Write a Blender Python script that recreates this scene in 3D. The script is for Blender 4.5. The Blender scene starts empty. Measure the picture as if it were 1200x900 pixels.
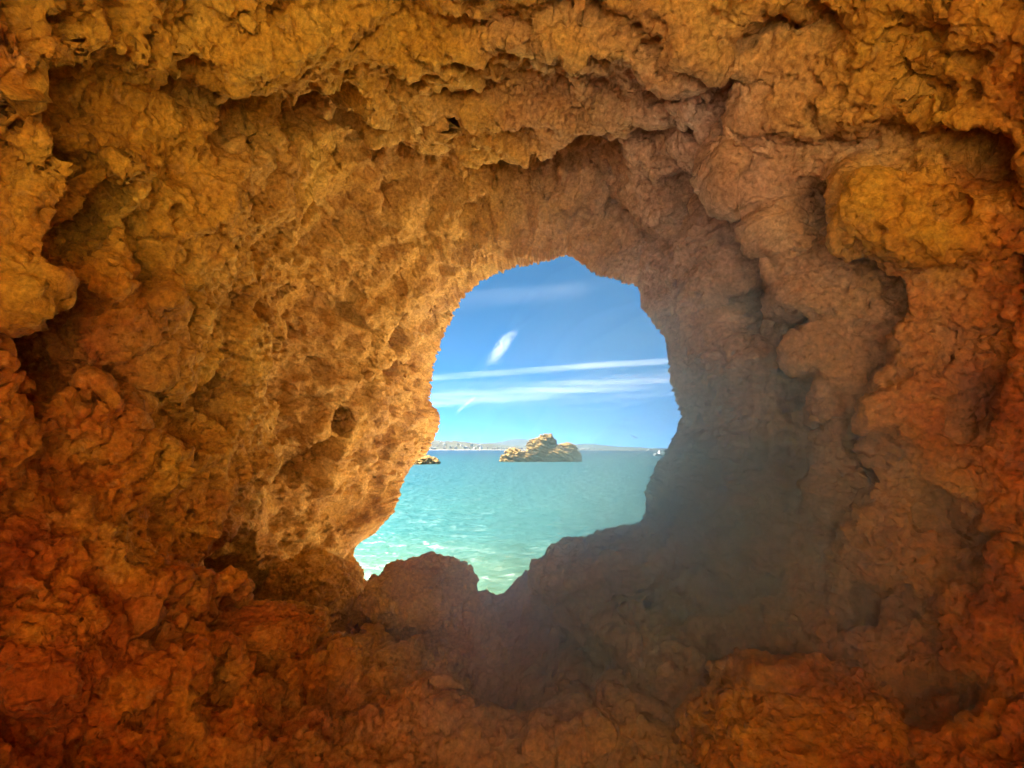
import bpy, math, random
import numpy as np
from mathutils import Vector, Matrix

random.seed(7)
RNG = np.random.default_rng(11)
scene = bpy.context.scene
COL = scene.collection

# ------------------------------------------------------------------ camera
F = 800.0                      # focal length in photo pixels (1200 wide)
TILT = math.atan2(77.0, F)
CAMZ = 2.0
cam_d = bpy.data.cameras.new('camera')
cam = bpy.data.objects.new('camera', cam_d)
COL.objects.link(cam)
cam_d.sensor_width = 36.0
cam_d.lens = 36.0 * F / 1200.0
cam_d.clip_start = 0.05
cam_d.clip_end = 120000.0
cam.location = (0, 0, CAMZ)
cam.rotation_euler = (math.pi / 2 + TILT, 0, 0)
scene.camera = cam
FWD = np.array([0, math.cos(TILT), math.sin(TILT)])
UPV = np.array([0, -math.sin(TILT), math.cos(TILT)])


def at(px, py, d):
    """point at world depth y = d in the direction of photo pixel (px, py)"""
    v = FWD + np.array([(px - 600) / F, 0, 0]) + UPV * ((450 - py) / F)
    return np.array([0, 0, CAMZ]) + v * (d / v[1])


def project(P):
    q = P - np.array([0, 0, CAMZ])
    w = q @ FWD
    w = np.where(w < 0.05, 0.05, w)
    return 600 + F * q[..., 0] / w, 450 - F * (q @ UPV) / w, (q @ FWD)


# ------------------------------------------------------------------ noise (numpy)
def _hash(ix, iy, iz, seed):
    h = (ix.astype(np.uint32) * np.uint32(374761393) + iy.astype(np.uint32) * np.uint32(668265263)
         + iz.astype(np.uint32) * np.uint32(2147483647) + np.uint32((seed * 144665 + 12345) & 0xffffffff))
    h = (h ^ (h >> np.uint32(13))) * np.uint32(1274126177)
    h = (h ^ (h >> np.uint32(16))) * np.uint32(2246822519)
    return h ^ (h >> np.uint32(15))


def perlin(P, seed=0):
    P = np.asarray(P, dtype=np.float32)
    I = np.floor(P)
    fr = P - I
    I = I.astype(np.int32)
    fx, fy, fz = fr[:, 0], fr[:, 1], fr[:, 2]
    u = fr * fr * fr * (fr * (fr * 6 - 15) + 10)
    acc = []
    for dz in (0, 1):
        row = []
        for dy in (0, 1):
            pair = []
            for dx in (0, 1):
                h = _hash(I[:, 0] + dx, I[:, 1] + dy, I[:, 2] + dz, seed)
                gx = (h & np.uint32(1023)).astype(np.float32) / 511.5 - 1
                gy = ((h >> np.uint32(10)) & np.uint32(1023)).astype(np.float32) / 511.5 - 1
                gz = ((h >> np.uint32(20)) & np.uint32(1023)).astype(np.float32) / 511.5 - 1
                pair.append(gx * (fx - dx) + gy * (fy - dy) + gz * (fz - dz))
            row.append(pair[0] + u[:, 0] * (pair[1] - pair[0]))
        acc.append(row[0] + u[:, 1] * (row[1] - row[0]))
    return (acc[0] + u[:, 2] * (acc[1] - acc[0])) * 1.1


def fbm(P, seed=0, octv=4, gain=0.5, lac=2.03):
    s = np.zeros(len(P), dtype=np.float32)
    a = 1.0
    Q = np.asarray(P, dtype=np.float32).copy()
    for k in range(octv):
        s += a * perlin(Q, seed + k * 17)
        a *= gain
        Q = Q * lac + 3.7
    return s


def ridged(P, seed=0, octv=4, gain=0.5, lac=2.1):
    """0..~1, sharp crests"""
    s = np.zeros(len(P), dtype=np.float32)
    a, tot = 1.0, 0
    w = np.ones(len(P), dtype=np.float32)
    Q = np.asarray(P, dtype=np.float32).copy()
    for k in range(octv):
        n = 1 - np.abs(perlin(Q, seed + k * 13)) * 1.8
        n = np.clip(n, 0, 1) ** 2
        s += a * n * w
        w = np.clip(n * 1.6, 0, 1)
        tot += a
        a *= gain
        Q = Q * lac + 1.9
    return s / tot


def billow(P, seed=0, octv=3, gain=0.5, lac=2.1):
    """0..~1, rounded lumps with sharp creases"""
    s = np.zeros(len(P), dtype=np.float32)
    a, tot = 1.0, 0
    Q = np.asarray(P, dtype=np.float32).copy()
    for k in range(octv):
        s += a * np.sqrt(np.clip(np.abs(perlin(Q, seed + k * 13)) * 2.0, 0, 1))
        tot += a
        a *= gain
        Q = Q * lac + 1.9
    return s / tot


def worley(P, seed=0):
    """distance to the nearest cell point (8-cell search) and that cell's hash"""
    P = np.asarray(P, dtype=np.float32)
    B = np.floor(P - 0.5).astype(np.int32)
    best = np.full(len(P), 9.0, dtype=np.float32)
    rnd = np.zeros(len(P), dtype=np.float32)
    for dx in (0, 1):
        for dy in (0, 1):
            for dz in (0, 1):
                cx, cy, cz = B[:, 0] + dx, B[:, 1] + dy, B[:, 2] + dz
                h = _hash(cx, cy, cz, seed)
                ox = (h & np.uint32(1023)).astype(np.float32) / 1023 * .8 + .1
                oy = ((h >> np.uint32(10)) & np.uint32(1023)).astype(np.float32) / 1023 * .8 + .1
                oz = ((h >> np.uint32(20)) & np.uint32(1023)).astype(np.float32) / 1023 * .8 + .1
                d = np.sqrt((cx + ox - P[:, 0]) ** 2 + (cy + oy - P[:, 1]) ** 2 + (cz + oz - P[:, 2]) ** 2)
                m = d < best
                best = np.where(m, d, best)
                rnd = np.where(m, (h >> np.uint32(7) & np.uint32(255)).astype(np.float32) / 255, rnd)
    return best, rnd


def sstep(a, b, x):
    t = np.clip((x - a) / (b - a), 0, 1)
    return t * t * (3 - 2 * t)


# ------------------------------------------------------------------ mesh helpers
def mesh_from(name, V, Fq, mat, smooth=True):
    """V (n,3), Fq (m,4) quads or (m,3) triangles -> linked mesh object"""
    me = bpy.data.meshes.new(name)
    V = np.asarray(V, dtype=np.float32)
    Fq = np.asarray(Fq, dtype=np.int32)
    k = Fq.shape[1]
    me.vertices.add(len(V))
    me.vertices.foreach_set('co', V.ravel())
    me.loops.add(Fq.size)
    me.loops.foreach_set('vertex_index', Fq.ravel())
    me.polygons.add(len(Fq))
    me.polygons.foreach_set('loop_start', np.arange(0, Fq.size, k, dtype=np.int32))
    me.polygons.foreach_set('loop_total', np.full(len(Fq), k, dtype=np.int32))
    me.polygons.foreach_set('use_smooth', np.full(len(Fq), smooth, dtype=bool))
    me.update(calc_edges=True)
    if mat:
        me.materials.append(mat)
    o = bpy.data.objects.new(name, me)
    COL.objects.link(o)
    return o


def tag(o, label=None, cat=None, group=None, kind=None):
    if label: o['label'] = label
    if cat: o['category'] = cat
    if group: o['group'] = group
    if kind: o['kind'] = kind
    return o


def compact(V, Fq):
    used = np.unique(Fq)
    remap = np.full(len(V), -1, dtype=np.int64)
    remap[used] = np.arange(len(used))
    return V[used], remap[Fq]


def grid_normals(G, wrap_cols=True):
    """normals of a (rows, cols, 3) grid"""
    if wrap_cols:
        dc = np.roll(G, -1, 1) - np.roll(G, 1, 1)
    else:
        dc = np.gradient(G, axis=1)
    dr = np.gradient(G, axis=0)
    n = np.cross(dc, dr)
    return n / (np.linalg.norm(n, axis=2, keepdims=True) + 1e-9)


def blur_cols(A, k):
    """box blur along wrapped columns, twice"""
    for _ in range(2):
        c = np.cumsum(np.concatenate([A[:, -k:], A, A[:, :k + 1]], 1), 1)
        A = (c[:, 2 * k + 1:] - c[:, :-(2 * k + 1)])[:, :A.shape[1]] / (2 * k + 1)
    return A


# ------------------------------------------------------------------ materials
def new_mat(name):
    m = bpy.data.materials.new(name)
    m.use_nodes = True
    nt = m.node_tree
    for n in list(nt.nodes):
        nt.nodes.remove(n)
    out = nt.nodes.new('ShaderNodeOutputMaterial')
    return m, nt, out


def N(nt, typ, **kw):
    n = nt.nodes.new(typ)
    for k, v in kw.items():
        if k.startswith('i_'):
            n.inputs[k[2:].replace('_', ' ')].default_value = v
        else:
            setattr(n, k, v)
    return n


def ramp(nt, stops, interp='LINEAR'):
    r = nt.nodes.new('ShaderNodeValToRGB')
    r.color_ramp.interpolation = interp
    el = r.color_ramp.elements
    while len(el) < len(stops):
        el.new(0.5)
    for e, (p, c) in zip(el, stops):
        e.position = p
        e.color = (c[0], c[1], c[2], 1)
    return r


def mix_rgb(nt, fac, a, b, mode='MIX'):
    m = nt.nodes.new('ShaderNodeMix')
    m.data_type = 'RGBA'
    m.blend_type = mode
    L = nt.links.new
    for sock, val in ((m.inputs[0], fac), (m.inputs[6], a), (m.inputs[7], b)):
        if hasattr(val, 'links'):
            L(val, sock)
        elif isinstance(val, (int, float)):
            sock.default_value = val
        else:
            sock.default_value = (*val, 1)
    return m.outputs[2]


def rock_material(name, tint=None, scale=1.0, bump=1.0):
    """weathered ochre limestone: iron stained patches with painted edge darkening, pale crust, fine pitting"""
    m, nt, out = new_mat(name)
    L = nt.links.new
    geo = N(nt, 'ShaderNodeNewGeometry')
    pos = geo.outputs['Position']
    b = N(nt, 'ShaderNodeBsdfPrincipled')
    b.inputs['Roughness'].default_value = 0.82
    b.inputs['Specular IOR Level'].default_value = 0.25

    def noise(sc, det, rough=.6, dist=0.0):
        n = N(nt, 'ShaderNodeTexNoise')
        n.inputs['Scale'].default_value = sc * scale
        n.inputs['Detail'].default_value = det
        n.inputs['Roughness'].default_value = rough
        n.inputs['Distortion'].default_value = dist
        L(pos, n.inputs['Vector'])
        return n.outputs['Fac']
    if tint is None:
        # two rock beds: honey ochre and iron-red
        och = ramp(nt, [(0.25, (0.42, 0.18, 0.014)), (0.5, (0.60, 0.31, 0.022)), (0.75, (0.70, 0.44, 0.055))])
        L(noise(3.2, 5, .65, .4), och.inputs['Fac'])
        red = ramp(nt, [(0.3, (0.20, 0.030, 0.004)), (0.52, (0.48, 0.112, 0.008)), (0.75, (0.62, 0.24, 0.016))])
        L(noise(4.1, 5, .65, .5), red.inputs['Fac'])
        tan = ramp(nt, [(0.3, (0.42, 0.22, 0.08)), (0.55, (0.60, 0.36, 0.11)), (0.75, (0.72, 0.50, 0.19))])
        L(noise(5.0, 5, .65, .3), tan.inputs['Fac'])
        # which colour lies where (world position + noise)
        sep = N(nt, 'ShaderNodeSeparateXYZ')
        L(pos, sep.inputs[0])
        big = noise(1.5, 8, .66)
        # iron-red low and landward, painted in also to darken the frame edges
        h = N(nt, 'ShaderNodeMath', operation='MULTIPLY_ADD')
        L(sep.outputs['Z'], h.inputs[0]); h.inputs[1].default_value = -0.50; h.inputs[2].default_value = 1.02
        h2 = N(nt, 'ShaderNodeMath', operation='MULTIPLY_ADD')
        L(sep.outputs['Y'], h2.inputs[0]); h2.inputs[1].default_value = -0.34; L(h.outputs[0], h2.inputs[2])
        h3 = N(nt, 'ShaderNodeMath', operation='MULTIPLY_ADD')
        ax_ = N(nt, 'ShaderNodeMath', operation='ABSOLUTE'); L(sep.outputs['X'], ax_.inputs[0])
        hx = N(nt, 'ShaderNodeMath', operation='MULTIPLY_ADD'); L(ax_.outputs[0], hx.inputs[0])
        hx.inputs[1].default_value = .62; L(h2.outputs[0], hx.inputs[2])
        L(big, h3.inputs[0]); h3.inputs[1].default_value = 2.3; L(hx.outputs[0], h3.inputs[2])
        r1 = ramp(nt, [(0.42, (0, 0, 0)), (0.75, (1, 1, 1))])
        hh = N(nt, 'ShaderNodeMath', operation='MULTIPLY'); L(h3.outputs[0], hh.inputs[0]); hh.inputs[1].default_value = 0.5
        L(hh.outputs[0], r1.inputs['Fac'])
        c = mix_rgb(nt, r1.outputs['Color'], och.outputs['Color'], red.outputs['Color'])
        # towards the sea a paler tan, brightness round the mouth painted in
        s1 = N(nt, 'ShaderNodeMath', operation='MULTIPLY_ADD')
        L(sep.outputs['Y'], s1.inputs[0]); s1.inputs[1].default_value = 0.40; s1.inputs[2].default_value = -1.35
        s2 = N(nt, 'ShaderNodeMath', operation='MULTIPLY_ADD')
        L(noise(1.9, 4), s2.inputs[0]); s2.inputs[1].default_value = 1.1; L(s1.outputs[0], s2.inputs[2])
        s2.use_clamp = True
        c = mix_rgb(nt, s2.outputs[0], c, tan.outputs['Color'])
        # mauve-grey painted in for haze and light on the seaward right and floor
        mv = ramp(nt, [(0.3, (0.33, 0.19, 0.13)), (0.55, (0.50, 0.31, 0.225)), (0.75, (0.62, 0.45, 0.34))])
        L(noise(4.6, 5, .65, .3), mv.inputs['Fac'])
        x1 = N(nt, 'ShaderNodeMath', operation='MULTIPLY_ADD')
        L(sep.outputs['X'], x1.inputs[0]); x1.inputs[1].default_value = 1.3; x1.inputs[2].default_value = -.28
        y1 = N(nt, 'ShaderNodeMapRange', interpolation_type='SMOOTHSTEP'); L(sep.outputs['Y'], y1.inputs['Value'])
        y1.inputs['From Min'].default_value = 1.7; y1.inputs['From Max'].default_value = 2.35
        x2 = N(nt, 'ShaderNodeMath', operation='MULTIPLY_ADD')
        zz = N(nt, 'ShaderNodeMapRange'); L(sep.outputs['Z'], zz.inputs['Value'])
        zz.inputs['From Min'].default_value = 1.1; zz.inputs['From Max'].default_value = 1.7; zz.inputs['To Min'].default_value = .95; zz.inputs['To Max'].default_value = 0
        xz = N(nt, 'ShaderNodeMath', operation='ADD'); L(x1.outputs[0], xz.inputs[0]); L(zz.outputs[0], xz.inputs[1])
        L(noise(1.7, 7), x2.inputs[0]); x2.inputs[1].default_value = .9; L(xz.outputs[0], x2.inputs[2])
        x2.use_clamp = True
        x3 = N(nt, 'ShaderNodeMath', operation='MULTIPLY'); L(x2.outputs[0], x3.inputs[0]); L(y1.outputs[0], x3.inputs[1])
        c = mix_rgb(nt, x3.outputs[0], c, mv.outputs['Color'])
        # pale crust flecks
        cr = ramp(nt, [(0.58, (0, 0, 0)), (0.72, (1, 1, 1))])
        L(noise(14, 6, .7), cr.inputs['Fac'])
        f = N(nt, 'ShaderNodeMath', operation='MULTIPLY'); L(cr.outputs['Color'], f.inputs[0]); f.inputs[1].default_value = .35
        c = mix_rgb(nt, f.outputs[0], c, (0.66, 0.43, 0.15))
    else:
        r = ramp(nt, [(0.3, tint[0]), (0.5, tint[1]), (0.72, tint[2])])
        L(noise(2.4, 6, .65, .4), r.inputs['Fac'])
        c = r.outputs['Color']
    # fine mineral grain
    g = ramp(nt, [(0.3, (0.50, 0.48, 0.45)), (0.7, (1.35, 1.35, 1.35))])
    L(noise(60, 5, .7), g.inputs['Fac'])
    c = mix_rgb(nt, 1.0, c, g.outputs['Color'], 'MULTIPLY')
    L(c, b.inputs['Base Color'])
    # bump: pits + grain
    v = N(nt, 'ShaderNodeTexVoronoi', feature='SMOOTH_F1')
    v.inputs['Scale'].default_value = 38 * scale
    v.inputs['Smoothness'].default_value = .5
    L(pos, v.inputs['Vector'])
    n2 = noise(70, 6, .72)
    ad = N(nt, 'ShaderNodeMath', operation='MULTIPLY_ADD')
    L(v.outputs['Distance'], ad.inputs[0]); ad.inputs[1].default_value = 0.5; L(n2, ad.inputs[2])
    bp = N(nt, 'ShaderNodeBump')
    bp.inputs['Strength'].default_value = 1.0
    bp.inputs['Distance'].default_value = 0.012 * bump / scale
    L(ad.outputs[0], bp.inputs['Height'])
    L(bp.outputs['Normal'], b.inputs['Normal'])
    L(b.outputs['BSDF'], out.inputs['Surface'])
    return m


def plain(name, col, rough=.7, var=.15, sc=3.0):
    m, nt, out = new_mat(name)
    L = nt.links.new
    tc = N(nt, 'ShaderNodeTexCoord')
    n = N(nt, 'ShaderNodeTexNoise')
    n.inputs['Scale'].default_value = sc
    L(tc.outputs['Object'], n.inputs['Vector'])
    r = ramp(nt, [(0.3, [x * (1 - var) for x in col]), (0.7, [min(1, x * (1 + var)) for x in col])])
    L(n.outputs['Fac'], r.inputs['Fac'])
    b = N(nt, 'ShaderNodeBsdfPrincipled')
    b.inputs['Roughness'].default_value = rough
    L(r.outputs['Color'], b.inputs['Base Color'])
    L(b.outputs['BSDF'], out.inputs['Surface'])
    return m


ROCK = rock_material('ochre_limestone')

# ------------------------------------------------------------------ the cave
# outline of the mouth in photo pixels, clockwise from the top
MOUTH = [(664, 300), (680, 310), (698, 321), (723, 329), (748, 337), (752, 360), (766, 384), (777, 398), (783, 436), (794, 470),
         (797, 490), (793, 505), (778, 529), (762, 556), (755, 580), (754, 608), (735, 616), (713, 618), (690, 634), (664, 645),
         (640, 656), (615, 670), (600, 684), (588, 698), (566, 704), (545, 702), (520, 702), (490, 700), (462, 694), (440, 688),
         (424, 668), (414, 643), (440, 624), (463, 598), (470, 572), (480, 548), (497, 530), (510, 512), (517, 488),
         (506, 470), (505, 450), (510, 425), (518, 402), (532, 368), (545, 347), (563, 329), (596, 316), (635, 308)]
CX, CY = 640.0, 520.0
AX = 0.05       # the axis of the tunnel drifts to the right with depth

# per angle (deg, 0 right, 90 up): depth of the mouth, then (depth, radius) stations
TAB = {
    0:    (4.4, [(3.8, 1.00), (3.2, 1.12), (2.6, 1.24), (2.0, 1.34), (1.5, 1.42), (0.8, 1.55)]),
    30:   (4.5, [(4.0, 1.02), (3.4, 1.22), (3.0, 1.36), (2.4, 1.40), (1.9, 1.42), (0.8, 1.60)]),
    60:   (4.8, [(4.0, 1.55), (3.2, 1.62), (2.6, 1.62), (2.0, 1.58), (1.5, 1.58), (0.8, 1.7)]),
    90:   (5.2, [(4.5, 1.78), (4.1, 1.78), (3.7, 1.68), (2.8, 1.62), (2.0, 1.58), (0.8, 1.65)]),
    120:  (5.3, [(4.5, 1.60), (3.8, 1.88), (3.4, 1.90), (3.1, 1.80), (2.2, 1.68), (0.8, 1.7)]),
    150:  (5.5, [(4.5, 1.22), (3.7, 1.60), (3.3, 1.56), (2.4, 1.50), (1.9, 1.58), (0.8, 1.7)]),
    180:  (5.6, [(4.5, 1.22), (3.6, 1.56), (3.25, 1.42), (2.4, 1.34), (1.9, 1.42), (0.8, 1.6)]),
    210:  (5.2, [(4.4, 1.80), (3.7, 1.74), (3.3, 1.54), (2.4, 1.34), (1.9, 1.38), (0.8, 1.5)]),
    240:  (4.8, [(4.0, 1.22), (3.2, 1.22), (2.6, 1.20), (2.0, 1.18), (1.5, 1.2), (0.8, 1.25)]),
    270:  (4.6, [(3.8, 1.04), (3.2, 1.06), (2.6, 1.06), (2.0, 1.06), (1.5, 1.06), (0.8, 1.1)]),
    300:  (4.4, [(3.8, 0.84), (3.2, 0.96), (2.6, 1.05), (2.0, 1.10), (1.5, 1.12), (0.8, 1.15)]),
    330:  (4.4, [(3.8, 0.95), (3.2, 1.12), (2.6, 1.20), (2.0, 1.28), (1.5, 1.34), (0.8, 1.4)]),
}


# the cave is a short funnel; on the left the rock runs on further out to sea than on the right
STRETCH = {0: .45, 30: .46, 60: .50, 90: .56, 120: .70, 150: .82, 180: .84, 210: .78, 240: .60, 270: .56, 300: .50, 330: .46}


def squeeze(y, k_=.55):
    return y if y < 1.6 else 1.6 + (y - 1.6) * k_


TAB = {a_: (squeeze(d0, STRETCH[a_]), [(squeeze(y, STRETCH[a_]), R_ * squeeze(y, STRETCH[a_]) / y) for y, R_ in st])
       for a_, (d0, st) in TAB.items()}
NT = 2000
NR1, NR2, NR3 = 760, 50, 60
th = np.linspace(0, 2 * math.pi, NT, endpoint=False)


def per(vals):                       # periodic smooth interpolation of 12 values at 30 degree steps
    vals = np.asarray(vals, dtype=float)
    x = th / (2 * math.pi) * 12
    i = np.floor(x).astype(int)
    f = x - i
    p0, p1, p2, p3 = vals[(i - 1) % 12], vals[i % 12], vals[(i + 1) % 12], vals[(i + 2) % 12]
    c = p1 + 0.5 * f * (p2 - p0 + f * (2 * p0 - 5 * p1 + 4 * p2 - p3 + f * (3 * (p1 - p2) + p3 - p0)))
    lo, hi = np.minimum(p1, p2), np.maximum(p1, p2)
    return np.clip(c, lo - .05, hi + .05)


keys = [i * 30 for i in range(12)]
Dm = per([TAB[k][0] for k in keys])
ST_Y = np.stack([per([TAB[k][1][j][0] for k in keys]) for j in range(6)])   # (6, NT)
ST_R = np.stack([per([TAB[k][1][j][1] for k in keys]) for j in range(6)])
# mouth radius: trace outline -> polar about (CX, CY), in pixels, then to metres at the mouth depth
mo = np.array(MOUTH, dtype=float)
d_ = np.diff(np.vstack([mo, mo[:1]]), axis=0)
dense = np.vstack([mo[i] + d_[i] * t for i in range(len(mo)) for t in np.linspace(0, 1, 12, endpoint=False)])
ang = np.arctan2(-(dense[:, 1] - CY), dense[:, 0] - CX) % (2 * math.pi)
rad = np.hypot(dense[:, 0] - CX, dense[:, 1] - CY)
o_ = np.argsort(ang)
rpx = np.interp(th, ang[o_], rad[o_], period=2 * math.pi)
cir = np.stack([np.cos(th), np.sin(th), 0 * th], 1).astype(np.float32)
rpx = rpx + fbm(cir * 9, 66, 3) * 2.5
jag = (ridged(cir * 34, 67, 3, .6) - .4) * 5.0 + fbm(cir * 60, 68, 2) * 2.0        # broken edge of the rim, pixels
pxs, pys = CX + rpx * np.cos(th), CY - rpx * np.sin(th)
vd = FWD[None] + np.outer((pxs - 600) / F, [1, 0, 0]) + np.outer((450 - pys) / F, UPV)
vd = vd / vd[:, 1:2]
Pm = np.array([0, 0, CAMZ]) + vd * Dm[:, None]
relx, relz = Pm[:, 0] - AX * Dm, Pm[:, 2] - CAMZ
Rm = np.hypot(relx, relz)
TH_ = np.unwrap(np.arctan2(relz, relx))          # true polar angle of each mouth point
TH_ += 2 * math.pi * round((th[0] - TH_[0]) / (2 * math.pi))

# rows of the inside, sampled evenly in screen radius, then behind the camera
# unseen landward opening: rock carried further back on the left to shape the light
wing = sstep(-.15, .6, -np.cos(th) + .15)
YE = -1.55 - .5 * wing                      # where the inside ends
YR = np.full(NT, .8)
FL = 1.1 - .1 * wing
SY = np.vstack([Dm[None], ST_Y, YE[None] + .6 * (YR - YE), YE[None] + .25 * (YR - YE), YE[None]])
SR = np.vstack([Rm[None], ST_R, ST_R[-1:] * (1 + .16 * (FL - 1)), ST_R[-1:] * (1 + .5 * (FL - 1)), ST_R[-1:] * FL])
inv = np.concatenate([np.linspace(1 / 5.6, 1 / 1.0, NR1)])
Ys = np.zeros((NR1 + NR2, NT))
for j in range(NT):
    Ys[:NR1, j] = 1.0 / np.linspace(1 / Dm[j], 1 / 1.0, NR1)
Ys[NR1:] = 1.0 + (YE - 1.0)[None] * np.linspace(0, 1, NR2 + 1)[1:, None]
# monotone cubic-ish interpolation along each column: linear then smooth along rows
Rs = np.zeros_like(Ys)
for j in range(NT):
    Rs[:, j] = np.interp(-Ys[:, j], -SY[:, j], SR[:, j])
k = 17
ker = np.hanning(2 * k + 1); ker /= ker.sum()
pad = np.vstack([2 * Rs[:1] - Rs[k:0:-1], Rs, np.repeat(Rs[-1:], k, 0)])
Rsm = np.apply_along_axis(lambda c: np.convolve(c, ker, 'valid'), 0, pad)
wgt = sstep(0, 30, np.arange(NR1 + NR2))[:, None]
Rs = Rs * (1 - wgt) + Rsm * wgt
Rs = blur_cols(Rs, 10) * wgt + Rs * (1 - wgt)
Rs = Rs + (jag * Dm / F)[None] * np.exp(-(np.arange(NR1 + NR2) / 7.0) ** 2)[:, None]
ANG = TH_[None] + 0 * Rs
G = np.stack([AX * Ys + Rs * np.cos(ANG), Ys, CAMZ + Rs * np.sin(ANG)], 2)
NIN = NR1 + NR2

# --- outward direction (away from the axis)
OUT = np.stack([np.cos(ANG) + 0 * Ys, 0 * Ys, np.sin(ANG) + 0 * Ys], 2)

# --- large shapes: pockets (+ outwards) and lumps (-), given where the photograph shows them
FE = [  # px, py, rx, ry, rot deg (counter-clockwise on the picture), metres
    (345, 140, 90, 40, -12, .20), (458, 178, 24, 17, 0, .12), (500, 180, 60, 12, 0, .05),
    (55, 215, 20, 40, -15, .16), (110, 262, 30, 50, -25, .16), (158, 300, 20, 45, -40, .12),
    (320, 205, 24, 20, 0, .07), (50, 425, 75, 70, 0, .20), (225, 105, 50, 24, -15, .09),
    (690, 215, 40, 55, 35, .20), (648, 196, 45, 22, 0, .15), (740, 268, 24, 45, 40, .10),
    (800, 235, 26, 50, 0, .16), (872, 350, 26, 75, 12, .16), 
    (925, 38, 90, 13, 0, .14), (850, 85, 42, 18, -15, .10), (965, 250, 16, 50, 35, .10), (600, 250, 20, 13, 0, .09), (560, 266, 15, 10, 0, .07), (622, 216, 24, 15, 0, .10), (530, 232, 17, 12, 0, .08), (500, 268, 15, 11, 0, .07),
    (662, 264, 16, 12, 0, .08), (580, 200, 22, 12, 0, .09), (712, 306, 14, 10, 0, .07), (470, 240, 20, 14, 0, .08), (640, 285, 10, 8, 0, .05),
    (355, 550, 42, 22, 40, .13), (440, 295, 20, 13, 0, .06), (475, 350, 14, 12, 0, .04), (380, 365, 12, 12, 0, .05),
    (430, 380, 12, 14, 0, .05), (395, 440, 20, 14, 0, .05), (450, 435, 32, 10, 12, .06), (481, 421, 9, 8, 0, .04),
    (500, 380, 10, 20, -30, .06), (515, 389, 8, 8, 0, .05), (375, 470, 22, 16, 0, .06), (420, 500, 16, 12, 0, .04),
    (455, 515, 15, 13, 0, .05), (495, 517, 10, 12, 0, .05), (430, 548, 14, 16, 0, .07), (425, 600, 12, 10, 0, .05),
    (445, 575, 8, 7, 0, .04), (370, 430, 22, 16, 20, .05), (420, 370, 18, 24, -40, .08), (530, 120, 40, 18, 20, .07),
    (600, 90, 26, 14, 0, .06), (560, 30, 40, 14, 0, .06), (770, 150, 30, 16, 0, .08), (715, 130, 40, 14, -15, .06),
    (285, 690, 30, 60, 0, .16), (330, 715, 40, 40, 0, .16), (112, 748, 28, 18, 0, .16), (215, 600, 45, 20, 30, .06),
    (90, 560, 60, 26, 25, .08), (190, 480, 60, 34, 40, .06), (140, 420, 30, 40, 0, .06), (30, 610, 50, 30, 0, .08),
    (1150, 470, 36, 50, 0, .10), (1130, 620, 46, 46, 0, .10), (1020, 700, 46, 30, 20, .08), (905, 560, 40, 60, 0, .08),
    (930, 420, 26, 70, 8, .07), (820, 560, 24, 50, 0, .05), (860, 780, 60, 24, 0, .07),
    (700, 790, 80, 22, 0, .07), (1090, 810, 60, 40, 0, .12), (560, 830, 70, 22, -10, .06), (430, 740, 50, 18, -15, .06),
    # lumps
    (1085, 255, 95, 66, -10, -.20), (18, 240, 36, 170, 0, -.12), (130, 205, 48, 60, 0, -.10), (182, 335, 18, 60, 12, -.10),
    (112, 320, 16, 60, -40, -.07), (800, 45, 55, 36, 0, -.12), (700, 70, 60, 32, 0, -.07),
    (940, 130, 60, 26, -20, -.08), (870, 210, 40, 36, 0, -.07), (930, 300, 30, 60, 10, -.07), (1000, 400, 36, 66, 10, -.08),
    (960, 480, 30, 44, 0, -.06), (1080, 520, 50, 70, 0, -.09), (1040, 620, 50, 40, 0, -.07), (880, 660, 70, 36, 0, -.07),
    (790, 640, 60, 30, 0, -.05), (800, 700, 60, 30, 0, -.06), (930, 740, 70, 34, 0, -.07), (1130, 730, 60, 40, 0, -.08),
    (200, 690, 110, 30, -12, -.10), (340, 790, 120, 34, -12, -.09), (170, 800, 90, 40, 10, -.08), (480, 800, 90, 34, -20, -.06),
    (700, 740, 80, 24, 0, -.05), (600, 760, 80, 24, 0, -.05), (360, 745, 60, 18, -12, -.06), (240, 560, 50, 70, 0, -.07),
    (280, 420, 20, 120, 4, -.06), (100, 640, 80, 34, 20, -.07), (600, 870, 120, 30, 0, -.06), (820, 850, 110, 34, 0, -.07),
    (530, 70, 80, 24, -10, -.06), (330, 50, 120, 26, 6, -.07), (640, 250, 24, 40, 20, -.04), (755, 310, 30, 20, 0, -.04),
    (400, 640, 40, 20, 0, -.02), (250, 250, 40, 70, 0, -.05),
]
VP = G.reshape(-1, 3).astype(np.float32)
OF = OUT.reshape(-1, 3).astype(np.float32)
px, py, w = project(VP.astype(np.float64))
px, py = px.astype(np.float32), py.astype(np.float32)
front = w > 0.6
warp1, warp2 = fbm(VP * 5.0, 50, 4), fbm(VP * 5.0 + 40, 61, 4)
wpx = px + warp1 * 34
wpy = py + warp2 * 34
disp = np.zeros(len(VP), dtype=np.float32)
for (fx, fy, rx, ry, rot, dep) in FE:
    R_ = max(rx, ry) * 1.7
    idx = np.nonzero(front & (np.abs(wpx - fx) < R_) & (np.abs(wpy - fy) < R_))[0]
    if not len(idx):
        continue
    c, s = math.cos(math.radians(rot)), math.sin(math.radians(rot))
    dx, dy = wpx[idx] - fx, -(wpy[idx] - fy)
    q = np.sqrt(((dx * c + dy * s) / rx) ** 2 + ((-dx * s + dy * c) / ry) ** 2)
    if dep > 0:
        disp[idx] += 1.6 * dep * (1 - sstep(0.52, 1.14, q))         # steep sided pocket
    else:
        disp[idx] += (1.3 if fx < 640 else .8) * dep * (1 - sstep(0.25, 1.3, q))
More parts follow.
